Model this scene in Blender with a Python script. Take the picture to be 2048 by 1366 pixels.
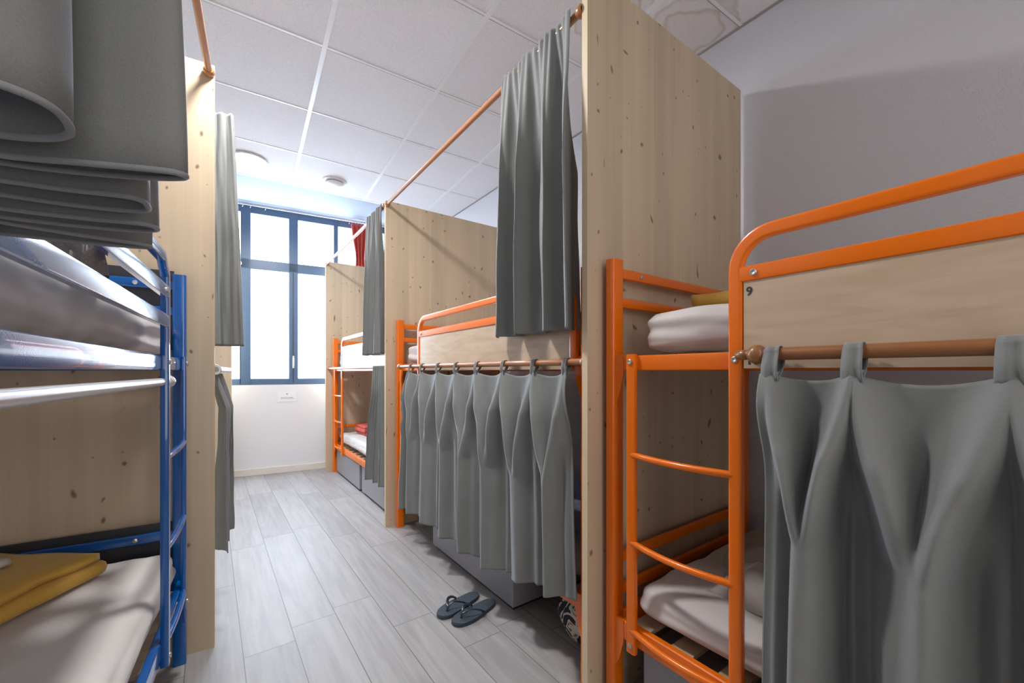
import bpy, bmesh, math, random
from mathutils import Vector, noise, Matrix

PI = math.pi
random.seed(4)
scn = bpy.context.scene
for o in list(bpy.data.objects):
    bpy.data.objects.remove(o, do_unlink=True)
C = scn.collection

# ------------------------------------------------------------------ camera
CAM_H = 1.15
YAW = math.radians(35.6)
cam_d = bpy.data.cameras.new('camera')
cam_d.sensor_width = 36.0
cam_d.lens = 36.0 * 820 / 2048
cam_d.shift_y = 60.0 / 2048
cam_d.clip_start = 0.02
cam = bpy.data.objects.new('camera', cam_d)
cam.location = (0, 0, CAM_H)
cam.rotation_euler = (PI / 2, 0, -YAW)
C.objects.link(cam)
scn.camera = cam

# ------------------------------------------------------------------ world, exposure
world = bpy.data.worlds.new('world')
scn.world = world
world.use_nodes = True
world.node_tree.nodes['Background'].inputs[0].default_value = (0.75, 0.86, 1.0, 1)
world.node_tree.nodes['Background'].inputs[1].default_value = 1.0
scn.view_settings.view_transform = 'Standard'
scn.view_settings.look = 'None'
scn.view_settings.gamma = 1.0
scn.view_settings.use_curve_mapping = False
scn.view_settings.exposure = 2.05
LAMP_POWER = 84.0      # emission of the ceiling lamp diffusers
PANE_POWER = 4.2       # daylight glowing through the frosted panes


# ------------------------------------------------------------------ helpers
def nm(v):
    return noise.noise(Vector(v))


def obj(name, bm, mat, parent=None, loc=None, smooth=False, auto=None, rotz=0.0):
    """link a bmesh as one object; a top-level one gets its origin at its base"""
    me = bpy.data.meshes.new(name)
    bmesh.ops.recalc_face_normals(bm, faces=bm.faces[:])
    if parent is None and loc is None:
        xs = [v.co.x for v in bm.verts]; ys = [v.co.y for v in bm.verts]; zs = [v.co.z for v in bm.verts]
        base = Vector(((min(xs) + max(xs)) / 2, (min(ys) + max(ys)) / 2, min(zs)))
        bmesh.ops.translate(bm, verts=bm.verts[:], vec=-base)
        loc = base
    if smooth:
        for f in bm.faces:
            f.smooth = True
    if auto is not None:
        for e in bm.edges:
            if len(e.link_faces) == 2 and e.calc_face_angle(0) > auto:
                e.smooth = False
    bm.to_mesh(me); bm.free()
    me.materials.append(mat)
    o = bpy.data.objects.new(name, me)
    C.objects.link(o)
    if loc is not None:
        o.location = loc
    o.rotation_euler.z = rotz
    if parent:
        o.parent = parent
    return o


def tag(o, label=None, cat=None, group=None, kind=None):
    if label: o['label'] = label
    if cat: o['category'] = cat
    if group: o['group'] = group
    if kind: o['kind'] = kind
    return o


def thing(name, label, cat, loc=(0, 0, 0), rotz=0.0, group=None):
    o = bpy.data.objects.new(name, None)
    o.empty_display_size = 0.1
    o.location = loc
    o.rotation_euler = (0, 0, rotz)
    C.objects.link(o)
    return tag(o, label, cat, group)


def struct(name, bm, mat, parent=None, **k):
    o = obj(name, bm, mat, parent, **k)
    if parent is None:
        o['kind'] = 'structure'
    return o


def box(bm, x0, x1, y0, y1, z0, z1, bev=0.0, seg=2):
    m = Matrix.Translation(((x0 + x1) / 2, (y0 + y1) / 2, (z0 + z1) / 2)) @ Matrix.Diagonal((abs(x1 - x0), abs(y1 - y0), abs(z1 - z0), 1))
    r = bmesh.ops.create_cube(bm, size=1.0, matrix=m)
    if bev > 0:
        es = set()
        for v in r['verts']:
            es.update(v.link_edges)
        bmesh.ops.bevel(bm, geom=list(es), offset=bev, segments=seg, profile=0.5, affect='EDGES')
    return bm


def bx(*a, bev=0.0, seg=2):
    return box(bmesh.new(), *a, bev=bev, seg=seg)


def prism(bm, pts, z0, z1):
    lo = [bm.verts.new((p[0], p[1], z0)) for p in pts]
    hi = [bm.verts.new((p[0], p[1], z1)) for p in pts]
    bm.faces.new(lo[::-1]); bm.faces.new(hi)
    n = len(pts)
    for i in range(n):
        bm.faces.new((lo[i], lo[(i + 1) % n], hi[(i + 1) % n], hi[i]))
    return bm


def section(w, h, n=4, seg=16):
    """rounded cross-section, superellipse"""
    out = []
    for i in range(seg):
        a = 2 * PI * (i + 0.5) / seg
        c, s = math.cos(a), math.sin(a)
        out.append((w / 2 * math.copysign(abs(c) ** (2 / n), c), h / 2 * math.copysign(abs(s) ** (2 / n), s)))
    return out


def sweep(bm, pts, w, h=None, up=(0, 0, 1), n=2, seg=12, caps=True, scale=None):
    """sweep a w x h section along pts; h is measured along up"""
    h = h or w
    P = [Vector(p) for p in pts]
    U = Vector(up)
    rings = []
    sec = section(w, h, n, seg)
    for i, p in enumerate(P):
        if i == 0: t = P[1] - P[0]
        elif i == len(P) - 1: t = P[-1] - P[-2]
        else: t = (P[i + 1] - P[i]).normalized() + (P[i] - P[i - 1]).normalized()
        t.normalize()
        side = t.cross(U)
        if side.length < 1e-4:
            side = t.cross(Vector((1, 0, 0)))
        side.normalize()
        uu = side.cross(t).normalized()
        k = scale[i] if scale else 1.0
        rings.append([bm.verts.new(p + side * a * k + uu * b * k) for a, b in sec])
    for i in range(len(rings) - 1):
        A, B = rings[i], rings[i + 1]
        for j in range(len(A)):
            bm.faces.new((A[j], A[(j + 1) % len(A)], B[(j + 1) % len(A)], B[j]))
    if caps:
        bm.faces.new(rings[0][::-1]); bm.faces.new(rings[-1])
    return bm


def sw(pts, *a, **k):
    return sweep(bmesh.new(), pts, *a, **k)


def lathe(prof, seg=28, axis='z', off=(0, 0, 0)):
    bm = bmesh.new()
    rings = []
    for r, z in prof:
        ring = []
        for i in range(seg):
            a = 2 * PI * i / seg
            c = (r * math.cos(a), r * math.sin(a), z)
            if axis == 'y': c = (c[0], z, c[1])
            if axis == 'x': c = (z, c[0], c[1])
            ring.append(bm.verts.new(Vector(c) + Vector(off)))
        rings.append(ring)
    for A, B in zip(rings, rings[1:]):
        for j in range(seg):
            bm.faces.new((A[j], A[(j + 1) % seg], B[(j + 1) % seg], B[j]))
    bm.faces.new(rings[0]); bm.faces.new(rings[-1])
    return bm


def catmull(pts, k=8):
    P = [Vector(p) for p in pts]
    P = [P[0] * 2 - P[1]] + P + [P[-1] * 2 - P[-2]]
    out = []
    for i in range(1, len(P) - 2):
        for j in range(k):
            t = j / k
            a, b, c, d = P[i - 1], P[i], P[i + 1], P[i + 2]
            out.append(0.5 * ((2 * b) + (c - a) * t + (2 * a - 5 * b + 4 * c - d) * t * t + (3 * b - a - 3 * c + d) * t ** 3))
    out.append(P[-2])
    return out


def sheet(nu, nv, f):
    bm = bmesh.new()
    g = [[bm.verts.new(f(i / nu, j / nv)) for j in range(nv + 1)] for i in range(nu + 1)]
    for i in range(nu):
        for j in range(nv):
            bm.faces.new((g[i][j], g[i + 1][j], g[i + 1][j + 1], g[i][j + 1]))
    return bm


def thick(o, t=0.002, off=0):
    m = o.modifiers.new('thickness', 'SOLIDIFY')
    m.thickness = t
    m.offset = off
    return o


# ------------------------------------------------------------------ materials
def material(name):
    m = bpy.data.materials.new(name)
    m.use_nodes = True
    nt = m.node_tree
    b = nt.nodes['Principled BSDF']
    return m, nt, b


def N(nt, t, **k):
    n = nt.nodes.new(t)
    for a, v in k.items():
        if a.startswith('i_'):
            key = a[2:]
            n.inputs[int(key) if key.isdigit() else key].default_value = v
        else:
            setattr(n, a, v)
    return n


def plain(name, col, rough=0.5, metal=0.0, bump=0.0, bscale=200, coat=0.0, vary=0.0, vscale=6, sheen=0.0):
    m, nt, b = material(name)
    b.inputs['Base Color'].default_value = (*col, 1)
    b.inputs['Roughness'].default_value = rough
    b.inputs['Metallic'].default_value = metal
    b.inputs['Coat Weight'].default_value = coat
    b.inputs['Sheen Weight'].default_value = sheen
    tc = N(nt, 'ShaderNodeTexCoord')
    if vary:
        n = N(nt, 'ShaderNodeTexNoise', i_Scale=vscale, i_Detail=4.0)
        nt.links.new(tc.outputs['Object'], n.inputs['Vector'])
        r = N(nt, 'ShaderNodeMapRange', i_3=1 - vary, i_4=1 + vary)
        nt.links.new(n.outputs[0], r.inputs[0])
        mx = N(nt, 'ShaderNodeVectorMath', operation='SCALE')
        mx.inputs[0].default_value = col
        nt.links.new(r.outputs[0], mx.inputs['Scale'])
        nt.links.new(mx.outputs[0], b.inputs['Base Color'])
    if bump:
        n = N(nt, 'ShaderNodeTexNoise', i_Scale=bscale, i_Detail=3.0)
        nt.links.new(tc.outputs['Object'], n.inputs['Vector'])
        bp = N(nt, 'ShaderNodeBump', i_Strength=bump, i_Distance=0.002)
        nt.links.new(n.outputs[0], bp.inputs['Height'])
        nt.links.new(bp.outputs[0], b.inputs['Normal'])
    return m


def pine(name, col=(0.60, 0.465, 0.315)):
    m, nt, b = material(name)
    L = nt.links.new
    tc = N(nt, 'ShaderNodeTexCoord')
    sep = N(nt, 'ShaderNodeSeparateXYZ')
    L(tc.outputs['Object'], sep.inputs[0])
    # glued strips, one tone each
    fl = N(nt, 'ShaderNodeMath', operation='MULTIPLY', i_1=11.0); L(sep.outputs[0], fl.inputs[0])
    fl2 = N(nt, 'ShaderNodeMath', operation='FLOOR'); L(fl.outputs[0], fl2.inputs[0])
    wn = N(nt, 'ShaderNodeTexWhiteNoise', noise_dimensions='1D'); L(fl2.outputs[0], wn.inputs['W'])
    # grain
    mp = N(nt, 'ShaderNodeMapping', i_Scale=(95, 95, 1.6)); L(tc.outputs['Object'], mp.inputs[0])
    g = N(nt, 'ShaderNodeTexNoise', i_Scale=1.0, i_Detail=5.0, i_Distortion=0.25); L(mp.outputs[0], g.inputs['Vector'])
    # broad veins
    mp2 = N(nt, 'ShaderNodeMapping', i_Scale=(16, 16, 0.9)); L(tc.outputs['Object'], mp2.inputs[0])
    g2 = N(nt, 'ShaderNodeTexNoise', i_Scale=1.0, i_Detail=2.0); L(mp2.outputs[0], g2.inputs['Vector'])
    a1 = N(nt, 'ShaderNodeMapRange', i_3=0.90, i_4=1.08); L(g.outputs[0], a1.inputs[0])
    a2 = N(nt, 'ShaderNodeMapRange', i_3=0.80, i_4=1.17); L(g2.outputs[0], a2.inputs[0])
    a3 = N(nt, 'ShaderNodeMapRange', i_3=0.94, i_4=1.05); L(wn.outputs['Value'], a3.inputs[0])
    m1 = N(nt, 'ShaderNodeMath', operation='MULTIPLY'); L(a1.outputs[0], m1.inputs[0]); L(a2.outputs[0], m1.inputs[1])
    m2 = N(nt, 'ShaderNodeMath', operation='MULTIPLY'); L(m1.outputs[0], m2.inputs[0]); L(a3.outputs[0], m2.inputs[1])
    sc = N(nt, 'ShaderNodeVectorMath', operation='SCALE'); sc.inputs[0].default_value = col; L(m2.outputs[0], sc.inputs['Scale'])
    # knots
    cb = N(nt, 'ShaderNodeCombineXYZ'); L(sep.outputs[0], cb.inputs[0]); L(sep.outputs[2], cb.inputs[1])
    oi = N(nt, 'ShaderNodeObjectInfo')
    rs = N(nt, 'ShaderNodeVectorMath', operation='SCALE'); rs.inputs[0].default_value = (31, 17, 0); L(oi.outputs['Random'], rs.inputs['Scale'])
    ca = N(nt, 'ShaderNodeVectorMath', operation='ADD'); L(cb.outputs[0], ca.inputs[0]); L(rs.outputs[0], ca.inputs[1])
    mk = N(nt, 'ShaderNodeMapping', i_Scale=(14.0, 10.0, 1)); L(ca.outputs[0], mk.inputs[0])
    nd = N(nt, 'ShaderNodeTexNoise', i_Scale=26.0, i_Detail=2.0); L(tc.outputs['Object'], nd.inputs['Vector'])
    nds = N(nt, 'ShaderNodeVectorMath', operation='SCALE', i_Scale=0.10); L(nd.outputs['Color'], nds.inputs[0])
    ad = N(nt, 'ShaderNodeVectorMath', operation='ADD'); L(mk.outputs[0], ad.inputs[0]); L(nds.outputs[0], ad.inputs[1])
    nl = N(nt, 'ShaderNodeTexNoise', i_Scale=3.5, i_Detail=1.0); L(ca.outputs[0], nl.inputs['Vector'])
    nls = N(nt, 'ShaderNodeVectorMath', operation='SCALE', i_Scale=3.0); L(nl.outputs['Color'], nls.inputs[0])
    ad2 = N(nt, 'ShaderNodeVectorMath', operation='ADD'); L(ad.outputs[0], ad2.inputs[0]); L(nls.outputs[0], ad2.inputs[1])
    ad = ad2
    vo = N(nt, 'ShaderNodeTexVoronoi', i_Scale=1.0, i_Randomness=1.0, voronoi_dimensions='2D'); L(ad.outputs[0], vo.inputs['Vector'])
    sp = N(nt, 'ShaderNodeSeparateXYZ'); L(vo.outputs['Color'], sp.inputs[0])
    sz = N(nt, 'ShaderNodeMapRange', i_1=0.5, i_2=1.0, i_3=-0.025, i_4=0.115); L(sp.outputs[0], sz.inputs[0])
    df = N(nt, 'ShaderNodeMath', operation='SUBTRACT'); L(sz.outputs[0], df.inputs[0]); L(vo.outputs['Distance'], df.inputs[1])
    kn = N(nt, 'ShaderNodeMapRange', i_1=-0.035, i_2=0.05, i_3=0.0, i_4=0.85); L(df.outputs[0], kn.inputs[0])
    mx = N(nt, 'ShaderNodeMix', data_type='RGBA')
    L(kn.outputs[0], mx.inputs['Factor']); L(sc.outputs[0], mx.inputs['A'])
    mx.inputs['B'].default_value = (0.16, 0.085, 0.04, 1)
    L(mx.outputs['Result'], b.inputs['Base Color'])
    b.inputs['Roughness'].default_value = 0.55
    return m


def laminate(name):
    m, nt, b = material(name)
    L = nt.links.new
    tc = N(nt, 'ShaderNodeTexCoord')
    mp = N(nt, 'ShaderNodeMapping', i_Scale=(4, 4, 22)); L(tc.outputs['Object'], mp.inputs[0])
    g = N(nt, 'ShaderNodeTexNoise', i_Scale=1.3, i_Detail=6.0, i_Distortion=0.8); L(mp.outputs[0], g.inputs['Vector'])
    cr = N(nt, 'ShaderNodeValToRGB'); L(g.outputs[0], cr.inputs[0])
    cr.color_ramp.elements[0].position = 0.25; cr.color_ramp.elements[0].color = (0.50, 0.36, 0.235, 1)
    cr.color_ramp.elements[1].position = 0.75; cr.color_ramp.elements[1].color = (0.62, 0.475, 0.335, 1)
    L(cr.outputs[0], b.inputs['Base Color'])
    b.inputs['Roughness'].default_value = 0.22
    return m


def cloth(name, col, weave=900, sheen=0.25, vary=0.1, bump=0.25, tint=(1, 1, 1, 1)):
    m, nt, b = material(name)
    L = nt.links.new
    tc = N(nt, 'ShaderNodeTexCoord')
    n = N(nt, 'ShaderNodeTexNoise', i_Scale=weave, i_Detail=1.0); L(tc.outputs['Object'], n.inputs['Vector'])
    n2 = N(nt, 'ShaderNodeTexNoise', i_Scale=9.0, i_Detail=4.0); L(tc.outputs['Object'], n2.inputs['Vector'])
    r = N(nt, 'ShaderNodeMapRange', i_3=1 - vary * 1.6, i_4=1 + vary * 1.6); L(n.outputs[0], r.inputs[0])
    r2 = N(nt, 'ShaderNodeMapRange', i_3=1 - vary, i_4=1 + vary); L(n2.outputs[0], r2.inputs[0])
    mm = N(nt, 'ShaderNodeMath', operation='MULTIPLY'); L(r.outputs[0], mm.inputs[0]); L(r2.outputs[0], mm.inputs[1])
    sc = N(nt, 'ShaderNodeVectorMath', operation='SCALE'); sc.inputs[0].default_value = col; L(mm.outputs[0], sc.inputs['Scale'])
    L(sc.outputs[0], b.inputs['Base Color'])
    b.inputs['Roughness'].default_value = 0.75
    b.inputs['Sheen Weight'].default_value = sheen
    b.inputs['Sheen Roughness'].default_value = 0.35
    b.inputs['Sheen Tint'].default_value = tint
    bp = N(nt, 'ShaderNodeBump', i_Strength=bump, i_Distance=0.001)
    L(n.outputs[0], bp.inputs['Height']); L(bp.outputs[0], b.inputs['Normal'])
    return m


def roughcast(name, col, scale=130, dist=0.004, strength=1.0):
    m, nt, b = material(name)
    L = nt.links.new
    tc = N(nt, 'ShaderNodeTexCoord')
    n = N(nt, 'ShaderNodeTexNoise', i_Scale=scale, i_Detail=4.0, i_Roughness=0.6); L(tc.outputs['Object'], n.inputs['Vector'])
    v = N(nt, 'ShaderNodeTexVoronoi', i_Scale=scale * 0.9); L(tc.outputs['Object'], v.inputs['Vector'])
    a = N(nt, 'ShaderNodeMath', operation='ADD'); L(n.outputs[0], a.inputs[0]); a.inputs[1].default_value = 0.0
    bp = N(nt, 'ShaderNodeBump', i_Strength=strength, i_Distance=dist); L(a.outputs[0], bp.inputs['Height'])
    L(bp.outputs[0], b.inputs['Normal'])
    b.inputs['Base Color'].default_value = (*col, 1)
    b.inputs['Roughness'].default_value = 0.9
    return m


def floor_mat():
    m, nt, b = material('grey_oak_planks')
    L = nt.links.new
    tc = N(nt, 'ShaderNodeTexCoord')
    # world x across the planks, y along them
    mp = N(nt, 'ShaderNodeMapping'); L(tc.outputs['Object'], mp.inputs[0])
    mp.inputs['Rotation'].default_value = (0, 0, math.radians(-90.8))
    mp.inputs['Location'].default_value = (0.28, 0.109, 0)
    br = N(nt, 'ShaderNodeTexBrick', i_Scale=1.0)
    br.offset = 0.0; br.squash = 1.0
    s0 = N(nt, 'ShaderNodeSeparateXYZ'); L(mp.outputs[0], s0.inputs[0])
    dv = N(nt, 'ShaderNodeMath', operation='DIVIDE', i_1=0.186); L(s0.outputs[1], dv.inputs[0])
    fr = N(nt, 'ShaderNodeMath', operation='FLOOR'); L(dv.outputs[0], fr.inputs[0])
    wr = N(nt, 'ShaderNodeTexWhiteNoise', noise_dimensions='1D'); L(fr.outputs[0], wr.inputs['W'])
    ax = N(nt, 'ShaderNodeMath', operation='MULTIPLY_ADD', i_1=1.22); L(wr.outputs['Value'], ax.inputs[0]); L(s0.outputs[0], ax.inputs[2])
    c0 = N(nt, 'ShaderNodeCombineXYZ'); L(ax.outputs[0], c0.inputs[0]); L(s0.outputs[1], c0.inputs[1])
    br.inputs['Brick Width'].default_value = 1.22
    br.inputs['Row Height'].default_value = 0.186
    br.inputs['Mortar Size'].default_value = 0.0016
    br.inputs['Mortar Smooth'].default_value = 0.2
    br.inputs['Color1'].default_value = (0, 0, 0, 1)
    br.inputs['Color2'].default_value = (1, 1, 1, 1)
    br.inputs['Mortar'].default_value = (0.5, 0.5, 0.5, 1)
    L(c0.outputs[0], br.inputs['Vector'])
    sc1 = N(nt, 'ShaderNodeVectorMath', operation='SCALE', i_Scale=7.0); L(br.outputs['Color'], sc1.inputs[0])
    ad = N(nt, 'ShaderNodeVectorMath', operation='ADD'); L(mp.outputs[0], ad.inputs[0]); L(sc1.outputs[0], ad.inputs[1])
    ms = N(nt, 'ShaderNodeMapping', i_Scale=(2.2, 42, 1)); L(ad.outputs[0], ms.inputs[0])
    g = N(nt, 'ShaderNodeTexNoise', i_Scale=1.0, i_Detail=7.0, i_Roughness=0.6, i_Distortion=0.6); L(ms.outputs[0], g.inputs['Vector'])
    ms2 = N(nt, 'ShaderNodeMapping', i_Scale=(0.9, 7, 1)); L(ad.outputs[0], ms2.inputs[0])
    g2 = N(nt, 'ShaderNodeTexNoise', i_Scale=1.6, i_Detail=3.0, i_Distortion=1.6); L(ms2.outputs[0], g2.inputs['Vector'])
    mm = N(nt, 'ShaderNodeMix', data_type='FLOAT', i_Factor=0.45)
    L(g.outputs[0], mm.inputs[2]); L(g2.outputs[0], mm.inputs[3])
    cr = N(nt, 'ShaderNodeValToRGB'); L(mm.outputs[0], cr.inputs[0])
    e = cr.color_ramp.elements
    e[0].position = 0.28; e[0].color = (0.255, 0.235, 0.225, 1)
    e[1].position = 0.70; e[1].color = (0.405, 0.385, 0.37, 1)
    tn = N(nt, 'ShaderNodeMapRange', i_3=0.90, i_4=1.08); L(br.outputs['Color'], tn.inputs[0])
    sc = N(nt, 'ShaderNodeVectorMath', operation='SCALE'); L(cr.outputs[0], sc.inputs[0]); L(tn.outputs[0], sc.inputs['Scale'])
    mx = N(nt, 'ShaderNodeMix', data_type='RGBA'); L(br.outputs['Fac'], mx.inputs['Factor']); L(sc.outputs[0], mx.inputs['A'])
    mx.inputs['B'].default_value = (0.12, 0.10, 0.09, 1)
    L(mx.outputs['Result'], b.inputs['Base Color'])
    rr = N(nt, 'ShaderNodeMapRange', i_3=0.42, i_4=0.58); L(g.outputs[0], rr.inputs[0])
    L(rr.outputs[0], b.inputs['Roughness'])
    bp = N(nt, 'ShaderNodeBump', i_Strength=0.15, i_Distance=0.001); L(g.outputs[0], bp.inputs['Height'])
    L(bp.outputs[0], b.inputs['Normal'])
    return m


def tile_mat():
    m, nt, b = material('mineral_ceiling_tile')
    L = nt.links.new
    tc = N(nt, 'ShaderNodeTexCoord')
    n = N(nt, 'ShaderNodeTexNoise', i_Scale=190.0, i_Detail=3.0); L(tc.outputs['Object'], n.inputs['Vector'])
    cr = N(nt, 'ShaderNodeValToRGB'); L(n.outputs[0], cr.inputs[0])
    cr.color_ramp.elements[0].position = 0.3; cr.color_ramp.elements[0].color = (0.72, 0.71, 0.725, 1)
    cr.color_ramp.elements[1].position = 0.7; cr.color_ramp.elements[1].color = (0.83, 0.82, 0.84, 1)
    prev = cr.outputs[0]
    # brown water rings in the tiles beside the right wall
    for (cx, cy, r) in ((1.93, 1.16, 0.20), (1.52, 1.30, 0.15), (1.98, 0.62, 0.17)):
        wv = N(nt, 'ShaderNodeTexNoise', i_Scale=5.0, i_Detail=3.0); L(tc.outputs['Object'], wv.inputs['Vector'])
        ws = N(nt, 'ShaderNodeVectorMath', operation='SCALE', i_Scale=0.22); L(wv.outputs['Color'], ws.inputs[0])
        ad = N(nt, 'ShaderNodeVectorMath', operation='ADD'); L(tc.outputs['Object'], ad.inputs[0]); L(ws.outputs[0], ad.inputs[1])
        sb = N(nt, 'ShaderNodeVectorMath', operation='SUBTRACT'); L(ad.outputs[0], sb.inputs[0])
        sb.inputs[1].default_value = (cx + 0.11, cy + 0.11, 0.11)
        ml = N(nt, 'ShaderNodeVectorMath', operation='MULTIPLY'); L(sb.outputs[0], ml.inputs[0]); ml.inputs[1].default_value = (1, 1, 0)
        le = N(nt, 'ShaderNodeVectorMath', operation='LENGTH'); L(ml.outputs[0], le.inputs[0])
        rp = N(nt, 'ShaderNodeValToRGB')
        mr = N(nt, 'ShaderNodeMapRange', i_1=0.0, i_2=r * 1.25); L(le.outputs['Value'], mr.inputs[0]); L(mr.outputs[0], rp.inputs[0])
        el = rp.color_ramp.elements
        el[0].position = 0.0; el[0].color = (0.25, 0.25, 0.25, 1)
        el[1].position = 1.0; el[1].color = (0, 0, 0, 1)
        for p, v in ((0.45, 0.22), (0.56, 0.55), (0.62, 0.16), (0.80, 0.14), (0.88, 0.42), (0.93, 0.0)):
            q = el.new(p); q.color = (v, v, v, 1)
        mx = N(nt, 'ShaderNodeMix', data_type='RGBA')
        L(rp.outputs[0], mx.inputs['Factor']); L(prev, mx.inputs['A']); mx.inputs['B'].default_value = (0.42, 0.30, 0.19, 1)
        prev = mx.outputs['Result']
    L(prev, b.inputs['Base Color'])
    b.inputs['Roughness'].default_value = 0.95
    bp = N(nt, 'ShaderNodeBump', i_Strength=0.4, i_Distance=0.002); L(n.outputs[0], bp.inputs['Height'])
    L(bp.outputs[0], b.inputs['Normal'])
    return m


def glow(name, col, strength):
    m, nt, b = material(name)
    b.inputs['Base Color'].default_value = (0.8, 0.8, 0.8, 1)
    b.inputs['Emission Color'].default_value = (*col, 1)
    b.inputs['Emission Strength'].default_value = strength
    return m


def tote_mat():
    m, nt, b = material('printed_tote_cloth')
    L = nt.links.new
    tc = N(nt, 'ShaderNodeTexCoord')
    n = N(nt, 'ShaderNodeTexNoise', i_Scale=17.0, i_Detail=1.0, i_Distortion=1.4); L(tc.outputs['Object'], n.inputs['Vector'])
    cr = N(nt, 'ShaderNodeValToRGB'); L(n.outputs[0], cr.inputs[0])
    cr.color_ramp.interpolation = 'CONSTANT'
    el = cr.color_ramp.elements
    el[0].position = 0.0; el[0].color = (0.02, 0.02, 0.025, 1)
    el[1].position = 0.46; el[1].color = (0.70, 0.62, 0.52, 1)
    q = el.new(0.60); q.color = (0.22, 0.16, 0.09, 1)
    q = el.new(0.64); q.color = (0.66, 0.60, 0.5, 1)
    q = el.new(0.70); q.color = (0.01, 0.16, 0.13, 1)
    L(cr.outputs[0], b.inputs['Base Color'])
    b.inputs['Roughness'].default_value = 0.8
    return m


M = {
    'pine': pine('knotty_pine'),
    'pine_edge': plain('pine_edge', (0.66, 0.52, 0.33), 0.6, vary=0.08, vscale=20),
    'laminate': laminate('maple_laminate'),
    'orange': plain('orange_powder_coat', (0.84, 0.165, 0.001), 0.26, coat=0.15, bump=0.05, bscale=400),
    'blue': plain('blue_powder_coat', (0.001, 0.095, 0.36), 0.16, coat=0.8, bump=0.05, bscale=400),
    'rod': plain('copper_brown_rod', (0.42, 0.17, 0.065), 0.32, coat=0.3, vary=0.12, vscale=12),
    'rod_dark': plain('varnished_brown_wood', (0.27, 0.105, 0.03), 0.36, coat=0.3, vary=0.2, vscale=14),
    'rod_white': plain('satin_silver_rod', (0.62, 0.60, 0.60), 0.28, metal=0.25),
    'curtain': cloth('grey_curtain_cotton', (0.205, 0.208, 0.195), sheen=0.6, tint=(0.75, 0.85, 1.0, 1)),  # blue sheen tint stands in for the cool window highlights
    'hem': cloth('curtain_hem_stitching', (0.26, 0.26, 0.27), vary=0.05),
    'red_cloth': cloth('red_cloth', (0.62, 0.075, 0.045)),
    'sheet': cloth('white_sheet', (0.64, 0.60, 0.57), weave=500, vary=0.03),
    'yellow': cloth('mustard_blanket', (0.62, 0.36, 0.06), weave=400, vary=0.1),
    'duvet': cloth('beige_duvet', (0.40, 0.36, 0.32), weave=400, vary=0.12),
    'bluewhite': cloth('pale_blue_bedding', (0.42, 0.45, 0.58), weave=60, vary=0.25),
    'brown_cloth': cloth('taupe_blanket', (0.22, 0.19, 0.17), weave=300, vary=0.2),
    'grey_box': plain('grey_metal_drawer', (0.31, 0.30, 0.315), 0.38, metal=0.1, bump=0.05, bscale=300),
    'dark': plain('black_plastic', (0.02, 0.02, 0.022), 0.5),
    'headboard': plain('charcoal_board', (0.03, 0.03, 0.035), 0.55),
    'steel': plain('bolt_steel', (0.6, 0.58, 0.55), 0.3, metal=0.9),
    'wall': roughcast('white_roughcast', (0.66, 0.65, 0.675)),
    'plaster': plain('white_plaster', (0.76, 0.755, 0.765), 0.8, bump=0.1, bscale=80),
    'plaster_dimmed': plain('dimmed_plaster_recess', (0.27, 0.30, 0.36), 0.8, bump=0.1, bscale=80),  # white plaster darkened in its colour to offset glare from the panes
    'skirting': plain('cream_skirting', (0.74, 0.70, 0.62), 0.5),
    'frame': plain('slate_blue_window_frame', (0.075, 0.13, 0.22), 0.35),
    'floor': floor_mat(),
    'tile': tile_mat(),
    'tbar': plain('white_grid_bar', (0.80, 0.80, 0.82), 0.35),
    'gap': plain('tile_gap', (0.38, 0.35, 0.33), 0.7),
    'white': plain('white_plastic', (0.72, 0.71, 0.70), 0.4),
    'paper': plain('white_paper', (0.80, 0.80, 0.82), 0.7),
    'ink': plain('black_ink', (0.03, 0.03, 0.03), 0.6),
    'rubber': plain('blue_black_rubber', (0.035, 0.05, 0.065), 0.55, bump=0.5, bscale=500),
    'strap': plain('shiny_black_strap', (0.03, 0.035, 0.045), 0.25),
    'lamp': glow('lamp_diffuser_light', (0.98, 0.98, 1.0), LAMP_POWER),
    'lamp_far': glow('lamp_diffuser_light_far', (0.98, 0.98, 1.0), LAMP_POWER * 0.88),
    'lamp_fill': glow('added_fill_lamp_glow', (0.98, 0.98, 1.0), LAMP_POWER * 0.15),  # weak emission of the added fill lamp
    'pane': glow('frosted_pane_daylight', (0.66, 0.82, 1.0), PANE_POWER),
    'pane_fill': glow('added_fill_pane_glow', (1.0, 0.96, 0.93), 0.62),  # fill light from the added window, out of view
    'tote': tote_mat(),
}

# ------------------------------------------------------------------ room shell
WALL_X = 2.10
CEIL = 2.85
LEFT_X = -1.34
BACK_Y = -1.75
AW = math.radians(-7.2)                      # the window wall is not square to the bunks
WO = Vector((0.105, 5.38)); WD = Vector((math.cos(AW), math.sin(AW))); WN = Vector((WD.y, -WD.x))


def WP(k, d, z):
    p = WO + WD * k + WN * d
    return (p.x, p.y, z)


def wbox(bm, k0, k1, d0, d1, z0, z1, bev=0.0):
    """box in the frame of the window wall (d = distance into the room)"""
    b2 = bmesh.new()
    box(b2, k0, k1, d0, d1, z0, z1, bev)
    for v in b2.verts:
        v.co = Vector(WP(*v.co))
    me = bpy.data.meshes.new('tmp'); b2.to_mesh(me); b2.free()
    bm.from_mesh(me); bpy.data.meshes.remove(me)
    return bm


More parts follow.
